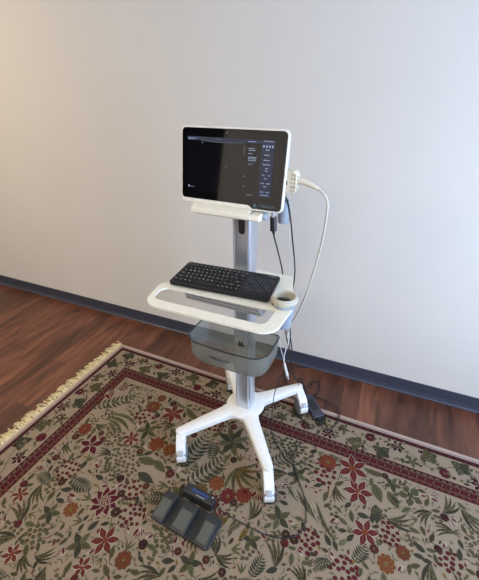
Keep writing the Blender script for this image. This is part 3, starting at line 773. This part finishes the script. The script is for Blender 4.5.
leaf((.745, .385), .07, .038, R(70), DGR, BRO); leaf((.70, .44), .08, .034, R(25), OLI, BRO); reserve((.75, .42), .045)
rosette((.690, .545), .036, RUS, GOL); rosette((.645, .600), .012, GOL, OLI); rosette((.765, .545), .028, RUS, GOL); reserve((.69, .545), .04); reserve((.765, .545), .03)
for k in range(5): leaf((.60, .50), .06, .026, R(72 * k + 15), [OLI, DGR][k % 2], BRO)
reserve((.60, .50), .05)
berries((.60, .68), .088, 60, OLI, .0070, BRO); reserve((.60, .68), .09)
leaf((.66, .64), .10, .042, R(-5), OLI, BRO); leaf((.70, .70), .10, .040, R(8), DGR, BRO); leaf((.73, .62), .09, .038, R(20), OLI, BRO); reserve((.75, .67), .08)
for k in range(9): leaf((.655, .860), .064, .032, R(40 * k), BUR, MAR, 0, PAL)
rosette((.655, .86), .022, BUR, PAL); reserve((.655, .86), .075)
rosette((.30, .62), .030, RUS, BUR); reserve((.30, .62), .03)
flower((.40, .68), .060, 5, BUR, MAR, MAR, R(30), .5); reserve((.40, .68), .06)
fern((.86, .60), .22, R(-84), DGR, .015, .058, 10); reserve((.87, .50), .05); reserve((.88, .42), .045)
fern((.93, .66), .22, R(-66), DGR, .02, .058, 10); reserve((.965, .55), .05); reserve((.95, .62), .05)
# middle
for k in range(8): leaf((1.02, .38), .085, .034, R(45 * k + 10), [DGR, OLI, DGR, LGR][k % 4], BRO)
reserve((1.02, .38), .085)
tulip((1.075, .315), .052, R(-75), BUR); reserve((1.075, .29), .04)
tulip((1.155, .420), .062, R(-35), BUR); reserve((1.17, .40), .05)
for k in range(7): leaf((1.10, .50), .12, .018, R(-40 + 22 * k), [LGR, GOL, OLI][k % 3], BRO, .01)
reserve((1.13, .52), .09)
for k, (x, y) in enumerate(((1.05, .60), (1.12, .63), (1.00, .66), (1.18, .60), (1.07, .68))):
    rosette((x, y), .030, [RUS, BUR, GOL, RUS, BUR][k], [GOL, RUS, BRO, BUR, GOL][k]); reserve((x, y), .035)
for k in range(10): leaf((.98 + k * .03, .70), .075, .022, R(70 + (k * 37) % 60), [GOL, OLI, TAN][k % 3], BRO)
reserve((1.05, .73), .05); reserve((1.2, .73), .05)
# right part
berries((1.30, .285), .050, 34, DGR, .0072, BRO); reserve((1.30, .285), .06); berries((1.36, .33), .045, 24, OLI, .0078, BRO); reserve((1.36, .33), .055)
fern((1.22, .42), .16, R(-50), DGR, .01, .04, 9); reserve((1.25, .37), .05)
rosette((1.475, .300), .036, RUS, BUR); reserve((1.475, .30), .04); berries((1.48, .365), .045, 11, BUR, .0095, BRO); reserve((1.48, .365), .045)
flower((1.585, .285), .070, 6, BUR, RUS, RUS, R(15), .42); reserve((1.585, .285), .07)
flower((1.625, .385), .062, 6, BUR, RUS, RUS, R(-10), .45); reserve((1.625, .385), .065)
leaf((1.47, .252), .15, .028, R(6), LGR, BRO, .012); leaf((1.63, .262), .11, .028, R(-4), OLI, BRO, .01); reserve((1.55, .262), .02); reserve((1.69, .27), .03)
leaf((1.68, .32), .085, .044, R(60), OLI, BRO); leaf((1.74, .33), .080, .040, R(50), OLI, BRO); leaf((1.70, .41), .08, .042, R(80), DGR, BRO); reserve((1.71, .37), .06)
flower((1.83, .31), .052, 5, OLI, DGR, BRO, R(20), .7); reserve((1.83, .31), .05); tulip((1.79, .255), .03, R(60), BUR)
for k in range(6): leaf((1.32 + k * .03, .47 + k * .006), .17, .016, R(28 + 4 * k), [LGR, PAL, OLI][k % 3], BRO, .012)
reserve((1.42, .52), .08); reserve((1.50, .55), .06)
# the rest grows in between
def scatter(n, rmin, rmax, fn, gap=1.0):
    for _ in range(n):
        r = rnd2.uniform(rmin, rmax); c = Vector((rnd2.uniform(F0 + r, RA - F0 - r), rnd2.uniform(F0 + r, RB - F0 - r)))
        if all((c - p).length > (r + q) * gap for p, q in placed): placed.append((c, r)); fn(c, r)
def m_big(c, r):
    k = rnd2.randrange(6); a = rnd2.uniform(0, 2 * PI)
    if k == 0 and rnd2.random() < .6: flower(c, r, 6, BUR, RUS, RUS, a, .42)
    elif k == 1: fern(c - Vector((math.cos(a), math.sin(a))) * r, r * 2, a, DGR, .01, r * .75, 8)
    elif k == 2:
        for q in range(5): leaf(c, r, r * .5, a + q * 1.256, [OLI, DGR, LGR][q % 3], BRO)
    elif k == 3: berries(c, r, 26, [OLI, BUR][rnd2.randrange(2)], .0075, BRO)
    elif k == 4 and rnd2.random() < .35: rosette(c, r * .6, RUS, [GOL, BRO][rnd2.randrange(2)])
    else:
        for q in range(4): leaf(c - Vector((math.cos(a), math.sin(a))) * r, r * 2, r * .26, a + (q - 1.5) * .25, [LGR, OLI, TAN, DGR][q], BRO, .01)
def m_small(c, r):
    a = rnd2.uniform(0, 2 * PI); k = rnd2.randrange(9)
    if k < 5: leaf(c - Vector((math.cos(a), math.sin(a))) * r, r * 2, r * .9, a, [OLI, DGR, LGR, OLI, DGR][k], BRO)
    elif k == 5: tulip(c - Vector((math.cos(a), math.sin(a))) * r * .5, r * 1.5, a, BUR)
    elif k == 6: rosette(c, r * .75, [MAR, BUR][rnd2.randrange(2)], BRO)
    elif k == 7: berries(c, r, 6, OLI, .006, BRO)
    else:
        for s in (-1, 0, 1): leaf(c - Vector((math.cos(a), math.sin(a))) * r, r * 1.9, r * .35, a + s * .5, OLI, None)
def m_tiny(c, r):
    a = rnd2.uniform(0, 2 * PI)
    if rnd2.random() < .6: leaf(c - Vector((math.cos(a), math.sin(a))) * r, r * 2, r * .85, a, rnd2.choice([OLI, DGR, LGR, TAN, BUR, OLI, GOL]), None)
    else: stroke([c - Vector((math.cos(a), math.sin(a))) * r * 1.3, c + Vector((-math.sin(a), math.cos(a))) * r * .5, c + Vector((math.cos(a), math.sin(a))) * r * 1.3], .0026, rnd2.choice([OLI, BRO, BUR, DGR]))
scatter(1800, .036, .055, m_big, .78); scatter(12000, .015, .026, m_small, .72); scatter(30000, .007, .012, m_tiny, .74)
obj('pile', bm, RC, rug)

# fringe: knotted cream tassels at both short ends
def fringe(x0, sgn):
    bm = B(); n = 300; rf = random.Random(5)
    for k in range(n):
        y = -(.004 + (RB - .008) * k / (n - 1)); L = rf.uniform(.040, .072); sway = rf.uniform(-.022, .022)
        for s in range(3):
            dy = rf.uniform(-.005, .005); pts = [(x0, y, .004), (x0 - sgn * L * .35, y + sway * .3 + dy * .5, .008 + rf.random() * .006), (x0 - sgn * L * .7, y + sway * .8 + dy, .005 + rf.random() * .006), (x0 - sgn * L, y + sway * 1.4 + dy * 1.6, .0025)]
            tube(bm, pts, .0032, 5, 3, r_end=.0016)
    o = obj('fringe', bm, 'rug_fringe', rug); o['kind'] = 'stuff'
M['rug_fringe'] = mat('rug_fringe', (.60, .50, .29), .9, noise=(90, .3))
fringe(.002, 1); fringe(RA - .002, -1)

# the casters stand on the pile, so the floor lies one pile height below the cart's own zero
DROP = .0085
for o in list(C.objects):
    if o.parent is None and (o.get('kind') == 'structure' or o.name in ('patterned_rug', 'power_adapter', 'foot_pedal', 'cable_scrap') or o.name.startswith('ceiling_light')):
        o.location.z -= DROP
for nm in ('power_cable', 'data_cable'):
    for o in [bpy.data.objects[nm]] + list(bpy.data.objects[nm].children):
        if o.type == 'MESH':
            oz = o.location.z + (o.parent.location.z if o.parent else 0)
            for v in o.data.vertices:
                h = v.co.z + oz
                if h < .3: v.co.z -= DROP * (1 - max(0, h) / .3)

# ---------------------------------------------------------------- light, camera, world
w = bpy.data.worlds.new('sky'); bpy.context.scene.world = w; w.use_nodes = True
bg = w.node_tree.nodes['Background']; bg.inputs['Color'].default_value = (.55, .70, 1, 1); bg.inputs['Strength'].default_value = 1.5
def area(name, loc, target, sx, sy, col, power):
    l = bpy.data.lights.new(name, 'AREA'); l.shape = 'RECTANGLE'; l.size = sx; l.size_y = sy; l.color = col; l.energy = power
    o = bpy.data.objects.new(name, l); C.objects.link(o); o.location = loc
    o.rotation_euler = (Vector(target) - Vector(loc)).to_track_quat('-Z', 'Y').to_euler(); return o
area('window_daylight', rp(XR - .02, -1.4, 1.28), rp(0, -1.4, 1.28), 2.0, 1.55, (.54, .71, 1.0), 100)

cam = bpy.data.cameras.new('camera'); co = bpy.data.objects.new('camera', cam); C.objects.link(co)
cam.sensor_fit = 'VERTICAL'; cam.sensor_height = 24; cam.lens = 350 / 580 * 24; cam.clip_start = .02
cam.shift_x = -6 / 580; cam.shift_y = 2 / 580
co.location = (0, 0, 1.5); co.rotation_euler = (R(60), 0, 0)
bpy.context.scene.camera = co
vs_ = bpy.context.scene.view_settings
vs_.view_transform = 'Standard'; vs_.look = 'None'; vs_.gamma = 1; vs_.exposure = 0
